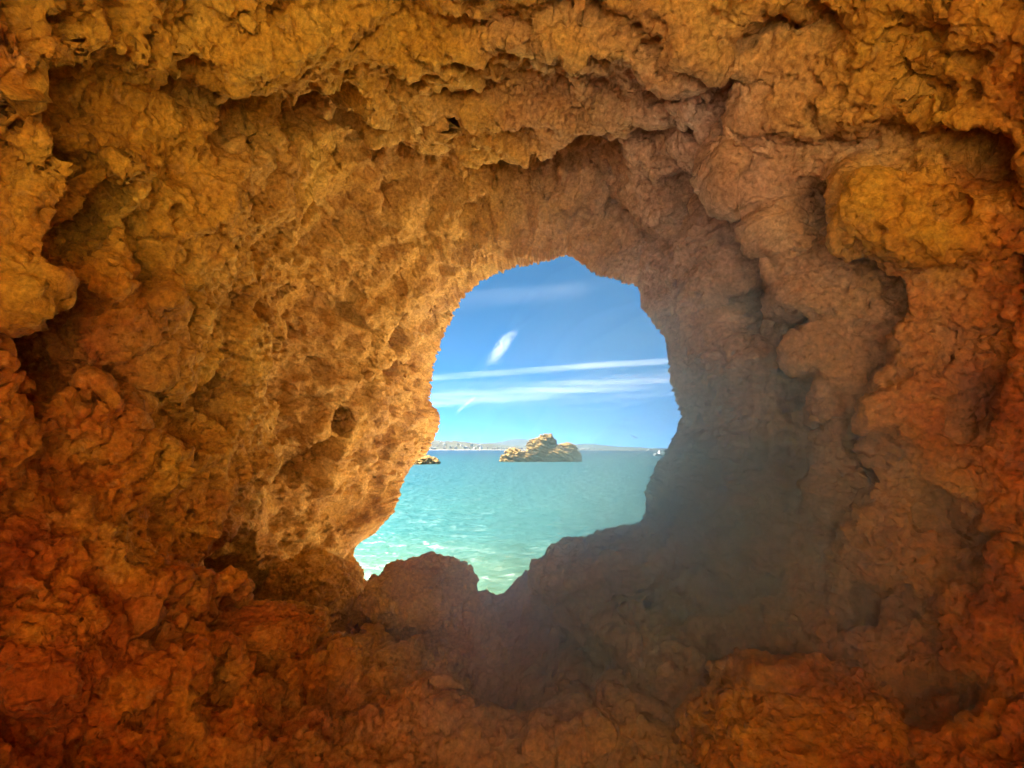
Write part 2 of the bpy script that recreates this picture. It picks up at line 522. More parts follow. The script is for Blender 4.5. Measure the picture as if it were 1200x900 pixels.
# --- ledges: a lip that stands out on one side of a line and drops into a recess on the other
LEDGES = [  # points, side of the recess (+1 = right of the walking direction on the picture), lip, recess, lip width, recess width
    ([(246, 196), (262, 150), (330, 110), (400, 128), (440, 155), (480, 166), (560, 170), (640, 180), (690, 205)], 1, .07, .15, 45, 70),
    ([(690, 205), (700, 240), (740, 270), (778, 296)], 1, .05, .13, 30, 45),
    ([(285, 265), (300, 330), (312, 420), (302, 500), (296, 560), (306, 620), (322, 685)], -1, .08, .10, 45, 50),
    ([(-20, 92), (80, 74), (150, 92), (230, 102), (290, 120)], 1, .08, .12, 40, 45),
    ([(500, 62), (600, 42), (700, 64), (800, 88), (900, 66)], 1, .06, .10, 40, 50),
    ([(960, 215), (1010, 280), (1062, 360), (1050, 455), (1020, 540)], 1, .07, .08, 45, 50),
    ([(740, 120), (820, 160), (900, 240), (940, 330), (952, 430), (935, 520)], 1, .06, .08, 40, 50),
    ([(930, 118), (1060, 148), (1220, 188)], 1, .02, .10, 60, 55),
    ([(-10, 380), (60, 345), (120, 350), (150, 400)], 1, .08, .14, 40, 70),
    ([(70, 235), (60, 175), (30, 120)], 1, .06, .08, 30, 30),
    ([(380, 745), (470, 730), (560, 752), (660, 742), (760, 760)], 1, .06, .06, 40, 40),
    ([(180, 655), (260, 690), (350, 742), (430, 790)], -1, .06, .06, 40, 40),
    ([(560, 830), (680, 800), (800, 805), (900, 770)], 1, .06, .07, 40, 40),
]
for pts_, side_, lip, rec, wl_, wr2_ in LEDGES:
    pts_ = np.array(pts_, float)
    lo_, hi_ = pts_.min(0) - 110, pts_.max(0) + 110
    idx = np.nonzero(front & (wpx > lo_[0]) & (wpx < hi_[0]) & (wpy > lo_[1]) & (wpy < hi_[1]))[0]
    best = np.full(len(idx), 1e9); sgnd = np.zeros(len(idx)); tpos = np.zeros(len(idx))
    X0, Y0 = wpx[idx], wpy[idx]
    nseg = len(pts_) - 1
    for k_ in range(nseg):
        a0, b0 = pts_[k_], pts_[k_ + 1]
        ab = b0 - a0; L2 = ab @ ab
        t_ = ((X0 - a0[0]) * ab[0] + (Y0 - a0[1]) * ab[1]) / L2
        tc_ = np.clip(t_, 0, 1)
        ddx, ddy = X0 - (a0[0] + tc_ * ab[0]), Y0 - (a0[1] + tc_ * ab[1])
        dist = np.hypot(ddx, ddy)
        m_ = dist < best
        best = np.where(m_, dist, best)
        cr_ = ab[0] * (Y0 - a0[1]) - ab[1] * (X0 - a0[0])      # + is right of travel (y down)
        sgnd = np.where(m_, np.sign(cr_) * side_, sgnd)
        tpos = np.where(m_, (k_ + tc_) / nseg, tpos)
    endf = sstep(0, .15, tpos) * sstep(0, .15, 1 - tpos)
    sd_ = best * sgnd
    lip = lip * (.55 + .9 * np.clip(.5 + warp1[idx] * .9, 0, 1)) * .8
    disp[idx] += (np.where(sd_ < 0, -lip * np.exp(-(sd_ / wl_) ** 2), 0)
                  + np.where(sd_ >= 0, (sstep(0, 9, sd_) * (rec + lip) - lip) * np.exp(-(np.maximum(sd_ - 9, 0) / wr2_) ** 2), 0)) * endf * 1.25
def soften(A, k_):
    B = blur_cols(A.reshape(NIN, NT), k_)
    B = np.apply_along_axis(lambda c: np.convolve(np.pad(c, k_, mode='edge'), np.ones(2 * k_ + 1) / (2 * k_ + 1), 'valid'), 0, B)
    return B.reshape(-1).astype(np.float32)


disp = soften(np.clip(disp, -.2, .34), 3)
rowi = np.repeat(np.arange(NIN), NT)
keep = sstep(0, 16, rowi).astype(np.float32)       # leave the traced rim where it is
N0 = grid_normals(VP.reshape(NIN, NT, 3)).reshape(-1, 3)
N0 = N0 * np.sign(np.sum(N0 * OF, 1).mean())
ray = VP - np.array([0, 0, CAMZ], dtype=np.float32)
ray /= np.linalg.norm(ray, axis=1, keepdims=True)
DR = N0 + .8 * ray
DR /= np.linalg.norm(DR, axis=1, keepdims=True)
VP = (VP + DR * (disp * (0.1 + 0.9 * keep))[:, None]).astype(np.float32)

# --- rock structure in metres
ca, sa = np.cos(np.tile(TH_, NIN)).astype(np.float32), np.sin(np.tile(TH_, NIN)).astype(np.float32)
leftness = .38 + .62 * sstep(-0.1, 0.5, -ca + 0.35 * sa + 0.25 * fbm(VP * 1.5, 5, 2))       # 1 on the left wall and vault: pitted and ragged
floorness = sstep(0.45, 0.8, -sa)


def relief(P, Nrm, rim):
    """mid and fine displacement along the normal (+ is out of the rock face)"""
    big = fbm(P * np.float32(1.9), 3, 3)
    mid = ridged(P * np.float32(4.2) + (fbm(P * 3, 8, 2) * .35)[:, None], 21, 4, .55)
    bil = billow(P * np.float32(5.2) + (fbm(P * 4, 9, 2) * .25)[:, None], 31, 3, .5)
    d = big * .11
    wq, wh = worley(P * np.float32(5.5) + (fbm(P * 6, 12, 3) * .45)[:, None], 14)
    bowl = (1 - sstep(.0, .62, wq)) * (.35 + .65 * wh)
    d += leftness * ((mid - .35) * .095 - bowl * .07)
    # the shaded side: knobbly, fist-sized lumps
    wl, wh2 = worley(P * np.float32(7.5) + (fbm(P * 7, 15, 3) * .5)[:, None], 24)
    knob = np.sqrt(np.clip(1 - (wl / .85) ** 2, 0, 1))
    d += (1 - leftness) * ((knob - .6) * .060 * (.4 + .6 * wh2) + (mid - .35) * .05 + fbm(P * np.float32(3.6), 44, 3) * .04)
    fl_ = floorness * sstep(0, 60, rowi).astype(np.float32)
    d += fl_ * ((ridged(P * np.float32([5, 4, 5]), 71, 4, .55) - .4) * .06 + (np.sqrt(np.clip(1 - (wl / .85) ** 2, 0, 1)) - .5) * .035)
    return d * rim


rim = (0.12 + 0.88 * keep)


def relax(P, it):
    """even out the grid: stretched quads on steep steps shrink, the rim stays"""
    A = P.reshape(NIN, NT, 3).copy()
    wt = sstep(2, 20, np.arange(NIN))[:, None, None].astype(np.float32)
    wt[-1] = 0
    for _ in range(it):
        B = A.copy()
        B[1:-1] = .25 * (A[:-2] + A[2:] + np.roll(A, 1, 1)[1:-1] + np.roll(A, -1, 1)[1:-1])
        A = A + (B - A) * wt
    return A.reshape(-1, 3)


VP = relax(VP, 16)
Nr = grid_normals(VP.reshape(NIN, NT, 3)).reshape(-1, 3)
sgn = np.sign(np.sum(Nr * OF, 1).mean())
Nr = -Nr * sgn                                       # towards the inside of the cave
VP = VP + Nr * relief(VP, Nr, rim)[:, None]
VP = relax(VP, 3)

# tafoni: scattered pits on the left wall and the vault, fewer elsewhere
Gp = VP.reshape(NIN, NT, 3)
disp = np.zeros((NIN, NT), dtype=np.float32)
for i in range(900):
    r0 = int(RNG.integers(30, 560)); c0 = int(RNG.integers(0, NT))
    lf = leftness[r0 * NT + c0]
    if RNG.random() > 0.12 + 0.88 * lf or floorness[r0 * NT + c0] > .5:
        continue
    rad_ = float(np.clip(RNG.lognormal(-3.35, .5), .012, .11))
    yy = Gp[r0, c0, 1]
    wr = int(min(140, max(3, 2.2 * rad_ / max(1e-4, abs(Gp[min(r0 + 1, NIN - 1), c0] - Gp[r0, c0]).max()))))
    wc = int(min(140, max(3, 2.2 * rad_ / max(1e-4, np.linalg.norm(Gp[r0, (c0 + 1) % NT] - Gp[r0, c0])))))
    rr = np.arange(max(0, r0 - wr), min(NIN, r0 + wr)); cc = np.arange(c0 - wc, c0 + wc) % NT
    sub = Gp[np.ix_(rr, cc)] - Gp[r0, c0]
    el = np.array([RNG.uniform(.7, 1.4), RNG.uniform(.7, 1.4), RNG.uniform(.7, 1.4)], dtype=np.float32)
    q = np.sqrt(((sub * el) ** 2).sum(2)) / rad_
    q = q + 0.25 * np.sin(sub[..., 0] * 60 + i) * np.sin(sub[..., 2] * 50 + i * 2)
    dd = rad_ * RNG.uniform(.6, 1.2) * (1 - sstep(.5, 1.05, q))
    disp[np.ix_(rr, cc)] = np.maximum(disp[np.ix_(rr, cc)], dd)
Nr = -grid_normals(Gp).reshape(-1, 3) * sgn
VP = VP - Nr * (disp.reshape(-1) * (0.15 + .85 * keep))[:, None]

# fine crust
Nr = -grid_normals(VP.reshape(NIN, NT, 3)).reshape(-1, 3) * sgn
wv = fbm(VP * 9, 77, 2)[:, None] * .25
fr = ridged(VP * np.float32(13) + wv, 90, 4, .6)
fb = billow(VP * np.float32(15) + wv, 95, 4, .6)
w1, wr_ = worley(VP * np.float32(16) + fbm(VP * 20, 3, 2)[:, None] * .4, 4)
pit = (1 - sstep(.12, .5, w1)) * (wr_ > .45)
w2, wr2 = worley(VP * np.float32(36) + fbm(VP * 40, 6, 2)[:, None] * .4, 7)
pit = pit + .6 * (1 - sstep(.1, .5, w2)) * (wr2 > .4)
rag = (.55 + .45 * leftness).astype(np.float32)
w3, wr3 = worley(VP * np.float32(64) + fbm(VP * 60, 46, 2)[:, None] * .4, 9)
d = rag * ((fr - .35) * .020 - pit * .026 - .007 * (1 - sstep(.1, .5, w3)) * (wr3 > .35))
wk, wkr = worley(VP * np.float32(19) + fbm(VP * 20, 16, 2)[:, None] * .5, 34)
d += (1 - leftness) * (np.sqrt(np.clip(1 - (wk / .85) ** 2, 0, 1)) - .6) * .022 * (.3 + .7 * wkr)
d += rag * (ridged(VP * np.float32(34), 130, 3, .6) - .35) * .010 + fbm(VP * np.float32(45), 120, 3, .6) * .0045
VP = VP + Nr * (d * (0.35 + .65 * keep))[:, None]
G = VP.reshape(NIN, NT, 3).astype(np.float64)

# --- the outside of the cave rock: from the rim outwards, over the top and back to the landward opening
first, last = G[0], G[-1]
rows_out = []
n_out = NR3
for i in range(1, n_out + 1):
    t = i / n_out
    rows_out.append(t)
Router = 4.5 + 0.6 * per(RNG.uniform(-1, 1, 12))
ctrl = []
base_dir = np.stack([np.cos(TH_), np.zeros(NT), np.sin(TH_)], 1)
axis0 = np.stack([AX * Dm, Dm, np.full(NT, CAMZ)], 1)
R0 = np.linalg.norm((first - axis0)[:, [0, 2]], axis=1)
R0 = blur_cols(R0[None], 6)[0]
path = [  # fraction of the way to the outer radius, depth offset from the mouth
    (0.02, 0.12), (0.05, 0.22), (0.10, 0.32), (0.2, 0.40), (0.35, 0.45), (0.55, 0.40), (0.75, 0.2), (0.9, -0.3), (1.0, -1.2)]
outer = []
shade_brow = sstep(.05, .6, np.sin(TH_) - .25 * np.cos(TH_))      # unseen overhang added above the mouth to keep direct sun out
bp_ = [(.06, .12), (.28, .42), (.48, .75), (.70, .95), (.95, 1.0), (1.25, .9), (1.6, .6), (2.2, .1), (3.0, -.6)]
for (fr_, dy), (br, by_) in zip(path, bp_):
    R_ = (R0 + (Router - R0) * fr_) * (1 - shade_brow) + np.minimum(R0 + br, Router) * shade_brow
    Y_ = Dm + dy * (1 - shade_brow) + by_ * shade_brow
    outer.append(np.stack([AX * Dm + R_ * np.cos(TH_), Y_, CAMZ + R_ * np.sin(TH_)], 1))
for yb in (.9, .6, .3, .1):
    outer.append(np.stack([Router * np.cos(TH_), YE + (2.5 - YE) * yb + .3, CAMZ + Router * np.sin(TH_)], 1))
Rl = np.linalg.norm((last - np.array([0, 0, CAMZ]))[:, [0, 2]], axis=1)
for f2, yb in ((.85, .8), (.6, .55), (.35, .4), (.15, .4), (.05, .44)):
    R_ = Rl + (Router - Rl) * f2
    outer.append(np.stack([R_ * np.cos(TH_), YE - .5 + yb, CAMZ + R_ * np.sin(TH_)], 1))
# finer rows between the control rings
fine = []
prev = first
for ring in outer + [last]:
    steps = int(max(2, min(14, np.linalg.norm(ring - prev, axis=1).mean() / 0.09)))
    for s_ in range(1, steps + 1):
        fine.append(prev + (ring - prev) * (s_ / steps))
    prev = ring
fine = fine[:-1]
OG = np.stack(fine)                                       # (rows, NT, 3) from the rim to the back
fade = np.minimum(np.arange(1, len(fine) + 1), np.arange(len(fine), 0, -1))
fade = sstep(0, 8, fade)[:, None]
on = grid_normals(np.concatenate([first[None], OG, last[None]]))[1:-1]
of = OG.reshape(-1, 3).astype(np.float32)
dd = fbm(of * .9, 200, 3) * .40 + (ridged(of * 1.9, 210, 3) - .4) * .14
OG = OG + on * sgn * (dd.reshape(len(fine), NT) * fade)[..., None]
ALL = np.concatenate([OG[::-1], G])                        # rows: back ... outside ... rim ... inside ... back
NROW = len(ALL)
ii, jj = np.meshgrid(np.arange(NROW), np.arange(NT), indexing='ij')
a = ii * NT + jj
nx = (jj + 1) % NT
b_ = ii * NT + nx
i2 = (ii + 1) % NROW
QUADS = np.stack([a, b_, i2 * NT + nx, i2 * NT + jj], 2).reshape(-1, 4)
if sgn > 0:
    QUADS = QUADS[:, ::-1]
qi = ii.reshape(-1)
q_th = TH_[jj.reshape(-1)]
Vall = ALL.reshape(-1, 3)
# where wall turns to vault and to floor: follow the rock, not a ruled line
qc = Vall[QUADS[:, 0]].astype(np.float32)
wob = fbm(qc * 2.2, 300, 3) * .22
s_q = np.sin(q_th) + wob
is_floor = s_q < -0.66
is_vault = s_q > 0.62
left = np.cos(q_th) < 0
nose = len(OG)
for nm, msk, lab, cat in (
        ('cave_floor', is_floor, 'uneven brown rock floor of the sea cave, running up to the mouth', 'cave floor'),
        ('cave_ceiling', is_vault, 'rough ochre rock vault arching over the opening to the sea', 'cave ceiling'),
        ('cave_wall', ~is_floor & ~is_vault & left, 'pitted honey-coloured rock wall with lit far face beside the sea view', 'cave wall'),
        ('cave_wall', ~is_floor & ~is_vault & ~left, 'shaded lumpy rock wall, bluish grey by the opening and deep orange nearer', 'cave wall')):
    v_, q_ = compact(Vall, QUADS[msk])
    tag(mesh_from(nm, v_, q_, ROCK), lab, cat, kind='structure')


# ------------------------------------------------------------------ loose rocks
def blob(n):
    """cube-sphere directions and quads"""
    idx = {}
    V, Q = [], []
    lin = np.tan(np.linspace(-math.pi / 4, math.pi / 4, n + 1))
    base = 0
    faces = []
    for ax in range(3):
        for sg in (-1, 1):
            u, v = np.meshgrid(lin, lin, indexing='ij')
            P = np.zeros((n + 1, n + 1, 3))
            P[..., ax] = sg
            P[..., (ax + 1) % 3] = u * sg
            P[..., (ax + 2) % 3] = v
            V.append(P.reshape(-1, 3))
            i, j = np.meshgrid(np.arange(n), np.arange(n), indexing='ij')
            a = base + i * (n + 1) + j
            Q.append(np.stack([a, a + (n + 1), a + (n + 2), a + 1], 2).reshape(-1, 4))
            base += (n + 1) ** 2
    V = np.concatenate(V); Q = np.concatenate(Q)
    key = np.round(V, 5)
    uq, inv_ = np.unique(key, axis=0, return_inverse=True)
    Q = inv_.reshape(-1)[Q]
    V = uq / np.linalg.norm(uq, axis=1, keepdims=True)
    return V, Q


def vnormals(V, Q):
    n = np.zeros_like(V)
    fn = np.cross(V[Q[:, 2]] - V[Q[:, 0]], V[Q[:, 3]] - V[Q[:, 1]])
    for kk in range(4):
        np.add.at(n, Q[:, kk], fn)
    return n / (np.linalg.norm(n, axis=1, keepdims=True) + 1e-12)


def boulder(name, size, seed, n=110, square=.35, rough=.22, fine=.03):
    """irregular weathered boulder, size = half extents in metres"""
    D, Q = blob(n)
    D = D.astype(np.float32)
    sq = np.sign(D) * np.abs(D) ** (1 - square)
    sz = np.array(size, dtype=np.float32)
    P = sq / np.maximum(1e-6, np.linalg.norm(sq, axis=1, keepdims=True)) * (1 + .25 * square)
    m = float(np.mean(sz))
    fine = min(fine, .11 * m)
    r = 1 + rough * fbm(D * 1.5, seed, 3) + rough * .8 * (ridged(D * 2.3 + .2, seed + 5, 4) - .4)
    P = P * r[:, None] * sz
    nr = vnormals(P, Q)
    W = P.astype(np.float32) + seed
    P = P + nr * ((ridged(W * np.float32(9), seed + 9, 4, .6) - .35) * fine * 1.5
                  + (billow(W * np.float32(14), seed + 19, 3, .6) - .5) * fine)[:, None]
    nr = vnormals(P, Q)
    P = P + nr * (fbm(W * np.float32(40), seed + 29, 3, .6) * fine * .25)[:, None]
    return P, Q


BOULDERS = [  # px, py of the centre, depth, half extents, turn, label
    (496, 698, 4.35, (.30, .28, .22), 10, .58, 'domed dark boulder in the cave mouth with sea behind its top'),
    (364, 700, 4.30, (.26, .26, .24), 40, .72, 'dark boulder wedged under the lit wall at the water edge of the opening'),
    (52, 775, 2.05, (.20, .22, .17), 25, .6, 'rust-red boulder at the foot of the wall beside a dark crevice'),
    (930, 858, 2.05, (.27, .24, .16), 160, .5, 'brown rock slab half sunk in the floor under the shaded wall'),
    (300, 742, 2.9, (.26, .22, .11), 15, .66, 'low tan rock ledge below the hollow at the wall foot'),
    (720, 668, 3.9, (.42, .34, .18), 5, .5, 'grey shouldered rock sloping up to the shaded wall in the opening'),
]
for i, (bx, by, bd, sz, rz, kq, lab) in enumerate(BOULDERS):
    sz = [q_ * squeeze(bd, kq) / bd for q_ in sz]
    P, Q = boulder('boulder', sz, 31 + i * 13, n=120)
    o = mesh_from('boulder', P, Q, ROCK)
    o.location = at(bx, by, squeeze(bd, kq))
    o.rotation_euler = (random.uniform(-.15, .15), random.uniform(-.15, .15), math.radians(rz))
    tag(o, lab, 'boulder', 'boulders on the cave floor')

# ------------------------------------------------------------------ sea
m, nt, out = new_mat('sea_water')
L = nt.links.new
geo = N(nt, 'ShaderNodeNewGeometry')
sep = N(nt, 'ShaderNodeSeparateXYZ'); L(geo.outputs['Position'], sep.inputs[0])
lg = N(nt, 'ShaderNodeMath', operation='LOGARITHM'); lg.inputs[1].default_value = 10
mx = N(nt, 'ShaderNodeMath', operation='MAXIMUM'); L(sep.outputs['Y'], mx.inputs[0]); mx.inputs[1].default_value = 1.0
# the depth of the water changes in bands: wobble the distance a little
pn = N(nt, 'ShaderNodeTexNoise'); pn.inputs['Scale'].default_value = 1.0; pn.inputs['Detail'].default_value = 3
mp = N(nt, 'ShaderNodeMapping'); mp.inputs['Scale'].default_value = (0.02, 0.09, 0.02)
L(geo.outputs['Position'], mp.inputs['Vector']); L(mp.outputs[0], pn.inputs['Vector'])
L(mx.outputs[0], lg.inputs[0])
ad = N(nt, 'ShaderNodeMath', operation='MULTIPLY_ADD'); L(pn.outputs['Fac'], ad.inputs[0]); ad.inputs[1].default_value = 0.5
L(lg.outputs[0], ad.inputs[2])
dv = N(nt, 'ShaderNodeMath', operation='DIVIDE'); L(ad.outputs[0], dv.inputs[0]); dv.inputs[1].default_value = 4.0
# log10(y)+.25 over 4: 7 m .27, 12 m .33, 30 m .43, 100 m .56, 300 m .68, 1000 m .81
cr = ramp(nt, [(0.25, (0.115, 0.12, 0.04)), (0.30, (0.052, 0.100, 0.054)), (0.37, (0.011, 0.066, 0.064)), (0.48, (0.0025, 0.044, 0.054)),
               (0.60, (0.001, 0.036, 0.050)), (0.70, (0.001, 0.022, 0.044)), (0.80, (0.001, 0.02, 0.05))])
L(dv.outputs[0], cr.inputs['Fac'])
b = N(nt, 'ShaderNodeBsdfPrincipled')
b.inputs['Roughness'].default_value = .42
b.inputs['IOR'].default_value = 1.33
L(cr.outputs['Color'], b.inputs['Base Color'])
wn = N(nt, 'ShaderNodeTexNoise'); wn.inputs['Scale'].default_value = 1.0; wn.inputs['Detail'].default_value = 5; wn.inputs['Roughness'].default_value = .55
mp2 = N(nt, 'ShaderNodeMapping'); mp2.inputs['Scale'].default_value = (0.9, 2.2, 1)
L(geo.outputs['Position'], mp2.inputs['Vector']); L(mp2.outputs[0], wn.inputs['Vector'])
bp = N(nt, 'ShaderNodeBump'); bp.inputs['Strength'].default_value = .9; bp.inputs['Distance'].default_value = .26
L(wn.outputs['Fac'], bp.inputs['Height']); L(bp.outputs['Normal'], b.inputs['Normal'])
L(b.outputs['BSDF'], out.inputs['Surface'])
SEA = m
rr = 1.0 / np.linspace(1 / 3.0, 1 / 18000.0, 900)
aa = np.concatenate([np.linspace(-30, 30, 700), np.linspace(32, 328, 60)])
A_, R_ = np.meshgrid(np.radians(aa), rr, indexing='ij')
X_, Y_ = R_ * np.sin(A_), R_ * np.cos(A_)
P = np.stack([X_.ravel(), Y_.ravel(), np.zeros(X_.size)], 1).astype(np.float32)
fadew = np.clip(14 / np.maximum(R_.ravel(), 1), 0, 1) ** .5
wv = (ridged(P * np.float32([.45, 1.25, 1]), 400, 3, .5) - .4) * .085 + (ridged(P * np.float32([1.5, 3.6, 1]), 410, 3, .5) - .4) * .050 \
    + fbm(P * np.float32([.15, .5, 1]), 420, 2) * .05
lod = np.clip(1.3 - R_.ravel() / 160, 0, 1)
P[:, 2] = wv * lod
na, nr_ = A_.shape
i, j = np.meshgrid(np.arange(na), np.arange(nr_ - 1), indexing='ij')
i2 = (i + 1) % na
Q = np.stack([i * nr_ + j, i * nr_ + j + 1, i2 * nr_ + j + 1, i2 * nr_ + j], 2).reshape(-1, 4)
tag(mesh_from('sea', P, Q, SEA), 'turquoise rippled sea, sandy green near the rocks', 'sea', kind='structure')

# unseen sand behind and below the mouth, added to bounce sun inside
sand = plain('dry_sand', (0.74, 0.62, 0.44), .9, .12, 2.0)
xs = np.linspace(-120, 120, 240)
ys = np.concatenate([np.linspace(9.0, -8, 110), np.linspace(-9, -150, 60)])
X_, Y_ = np.meshgrid(xs, ys, indexing='ij')
Z_ = np.where(Y_ > -2.2, np.interp(Y_, [-2.2, 2.0, 3.2, 6.5, 9.0], [.85, .62, .55, .06, -.35]), .85 + (-2.2 - Y_) * .035)
P = np.stack([X_.ravel(), Y_.ravel(), Z_.ravel()], 1)
P[:, 2] += fbm(P.astype(np.float32) * .6, 500, 3) * .08
nx_, ny_ = X_.shape
i, j = np.meshgrid(np.arange(nx_ - 1), np.arange(ny_ - 1), indexing='ij')
Q = np.stack([i * ny_ + j, (i + 1) * ny_ + j, (i + 1) * ny_ + j + 1, i * ny_ + j + 1], 2).reshape(-1, 4)[:, ::-1]
tag(mesh_from('beach', P, Q, sand), 'unseen pale sand added to bounce sun into the cave', 'beach', kind='structure')

# unseen golden cliffs added behind the camera to bounce warm sun inside
ct = np.linspace(0, 1, 260)
cxy = np.array([(13, 6), (9, 1), (6.5, -3.5), (3, -8), (-4, -12), (-16, -16), (-34, -19)], float)
cc = np.stack([np.interp(ct, np.linspace(0, 1, 7), cxy[:, k]) for k in (0, 1)], 1)
kk = np.hanning(41); kk /= kk.sum()
cc = np.stack([np.convolve(np.pad(cc[:, k], 20, mode='edge'), kk, 'valid') for k in (0, 1)], 1)
tg = np.gradient(cc, axis=0); tg /= np.linalg.norm(tg, axis=1, keepdims=True)
nrm = np.stack([-tg[:, 1], tg[:, 0]], 1) * -1
prof = [(0, -1.5)] + [(-.06 * z, z) for z in np.linspace(0, 12, 70)] + [(-1.6, 12.8), (-4, 13.1), (-9, 13), (-9.5, 5), (-9.5, -1.5)]
P = np.array([[(cc[i, 0] + nrm[i, 0] * o_, cc[i, 1] + nrm[i, 1] * o_, z) for o_, z in prof] for i in range(260)])
nz = (fbm(P.reshape(-1, 3).astype(np.float32) * .35, 800, 4) * 1.1 + (ridged(P.reshape(-1, 3).astype(np.float32) * .9, 810, 3) - .4) * .6).reshape(P.shape[:2])
P[..., 0] += nrm[:, None, 0] * nz; P[..., 1] += nrm[:, None, 1] * nz
i, j = np.meshgrid(np.arange(259), np.arange(len(prof) - 1), indexing='ij')
npf = len(prof)
Q = np.stack([i * npf + j, (i + 1) * npf + j, (i + 1) * npf + j + 1, i * npf + j + 1], 2).reshape(-1, 4)
BOUNCE_ROCK = rock_material('bounce_rock', tint=((0.50, 0.29, 0.11), (0.66, 0.43, 0.18), (0.76, 0.58, 0.32)), scale=.25, bump=3)
tag(mesh_from('bounce_cliff', P.reshape(-1, 3), Q, BOUNCE_ROCK), 'unseen golden cliffs added to bounce warm light into the cave', 'bounce_cliff', kind='structure')

# unseen rock spur added right of the mouth to bounce warm sunlight in
Dq, Q = blob(70)
Dq = Dq.astype(np.float32)
sq = np.sign(Dq) * np.abs(Dq) ** .6
sq = sq / np.linalg.norm(sq, axis=1, keepdims=True) * 1.1
P = sq * (1 + .16 * fbm(Dq * 1.6, 830, 3) + .16 * (ridged(Dq * 2.6, 840, 4) - .4))[:, None] * np.array([1.8, 2.4, 4.2])
P += (fbm((P * 1.6).astype(np.float32), 850, 4) * .16)[:, None] * Dq
o = mesh_from('bounce_spur', P, Q, BOUNCE_ROCK)
o.location = (4.5, 7.0, 1.6)
tag(o, 'unseen rock spur added to bounce warm light into the cave mouth', 'bounce_spur', kind='structure')

# ------------------------------------------------------------------ sea stacks
STACK = rock_material('sunlit_sandstone', tint=((0.12, 0.064, 0.015), (0.29, 0.165, 0.038), (0.44, 0.29, 0.075)), scale=.5, bump=8)


def stack_mesh(lumps, seed, voxel=.085):
    """a bedded rock in the water: lumps grown into one body, then eaten back along dipping beds"""
    Vs, Qs, off = [], [], 0
    for kk, (cx, cy_, cz, sx, sy, sz) in enumerate(lumps):
        D, Q = blob(30)
        D = D.astype(np.float32)
        sq = np.sign(D) * np.abs(D) ** .55
        sq = sq / np.linalg.norm(sq, axis=1, keepdims=True) * 1.12
        P = sq * (1 + .2 * fbm(D * 1.6, seed + kk * 9, 3))[:, None] * np.array([sx, sy, sz], dtype=np.float32)
        Vs.append(P + np.array([cx, cy_, cz])); Qs.append(Q + off); off += len(P)
    tmp = mesh_from('sea_stack_base', np.concatenate(Vs), np.concatenate(Qs), None)
    md = tmp.modifiers.new('union', 'REMESH'); md.mode = 'VOXEL'; md.voxel_size = voxel
    dg = bpy.context.evaluated_depsgraph_get(); dg.update()
    me = bpy.data.meshes.new_from_object(tmp.evaluated_get(dg))
    bpy.data.objects.remove(tmp)
    P = np.zeros(len(me.vertices) * 3); me.vertices.foreach_get('co', P); P = P.reshape(-1, 3)
    Q = np.array([tuple(p.vertices) for p in me.polygons if len(p.vertices) == 4])
    bpy.data.meshes.remove(me)
    for it in range(3):
        nr = vnormals(P, Q)
        hn = nr.copy(); hn[:, 2] *= .35
        W = P.astype(np.float32)
        bed = np.stack([W[:, 0] * .45, W[:, 1] * .45, (W[:, 2] + .36 * W[:, 0] + .15 * W[:, 1]) * 2.1], 1).astype(np.float32)
        if it == 0:
            P = P + hn * ((ridged(bed, seed + 40, 2, .5) - .4) * .60)[:, None]
        elif it == 1:
            P = P + nr * (fbm(W * 1.1, seed + 50, 3) * .30 + (ridged(bed * 2.2, seed + 45, 2) - .4) * .22)[:, None]
        else:
            P = P + nr * ((billow(W * 2.0, seed + 60, 3) - .6) * .18 + fbm(W * 4.5, seed + 70, 3) * .08)[:, None]
    return P, Q


D1 = 114.0
S1 = D1 / F
c1 = at(636, 541, D1)
lumps = [(-4.6, 0, .3, 2.0, 1.8, 1.6), (-3.0, 0, .0, 1.6, 1.8, 1.5), (-.5, .3, 1.3, 1.9, 2.0, 2.2), (.6, .3, 3.3, 1.3, 1.5, 1.1), (-.9, .2, 2.8, 1.4, 1.5, .9),
         (4.0, .2, 1.0, 1.7, 1.9, 1.9), (2.2, -.3, .8, 2.2, 1.8, 1.75), (5.2, 0, .3, 1.1, 1.5, 1.4)]
V, Q = stack_mesh(lumps, 600)
o = mesh_from('sea_stack', V, Q, STACK)
o.location = (c1[0], D1, 0)
tag(o, 'ochre sea stack with a stepped peak and low left ledge, alone in the bay', 'sea stack')
D2 = 96.0
c2 = at(492, 544, D2)
V, Q = stack_mesh([(0, 0, -.5, 2.3, 2.6, 1.5), (-1.3, .6, .2, 1.8, 1.6, 1.4), (.5, -.9, -.6, 1.5, 1.6, 1.1)], 640)
o = mesh_from('sea_rock', V, Q, STACK)
o.location = (c2[0], D2, 0)
tag(o, 'small low rock in the water half hidden behind the lit cave wall', 'sea rock')

# ------------------------------------------------------------------ far shore
SCRUB = plain('coast_scrub', (0.017, 0.017, 0.009), .95, .5, .02)
BLUEH = plain('mountain_haze_blue', (0.006, 0.012, 0.017), .95, .3, .002)  # blue of the far haze put into the scrub colour
STRAND = plain('far_sand', (0.070, 0.062, 0.05), .9, .1, .05)


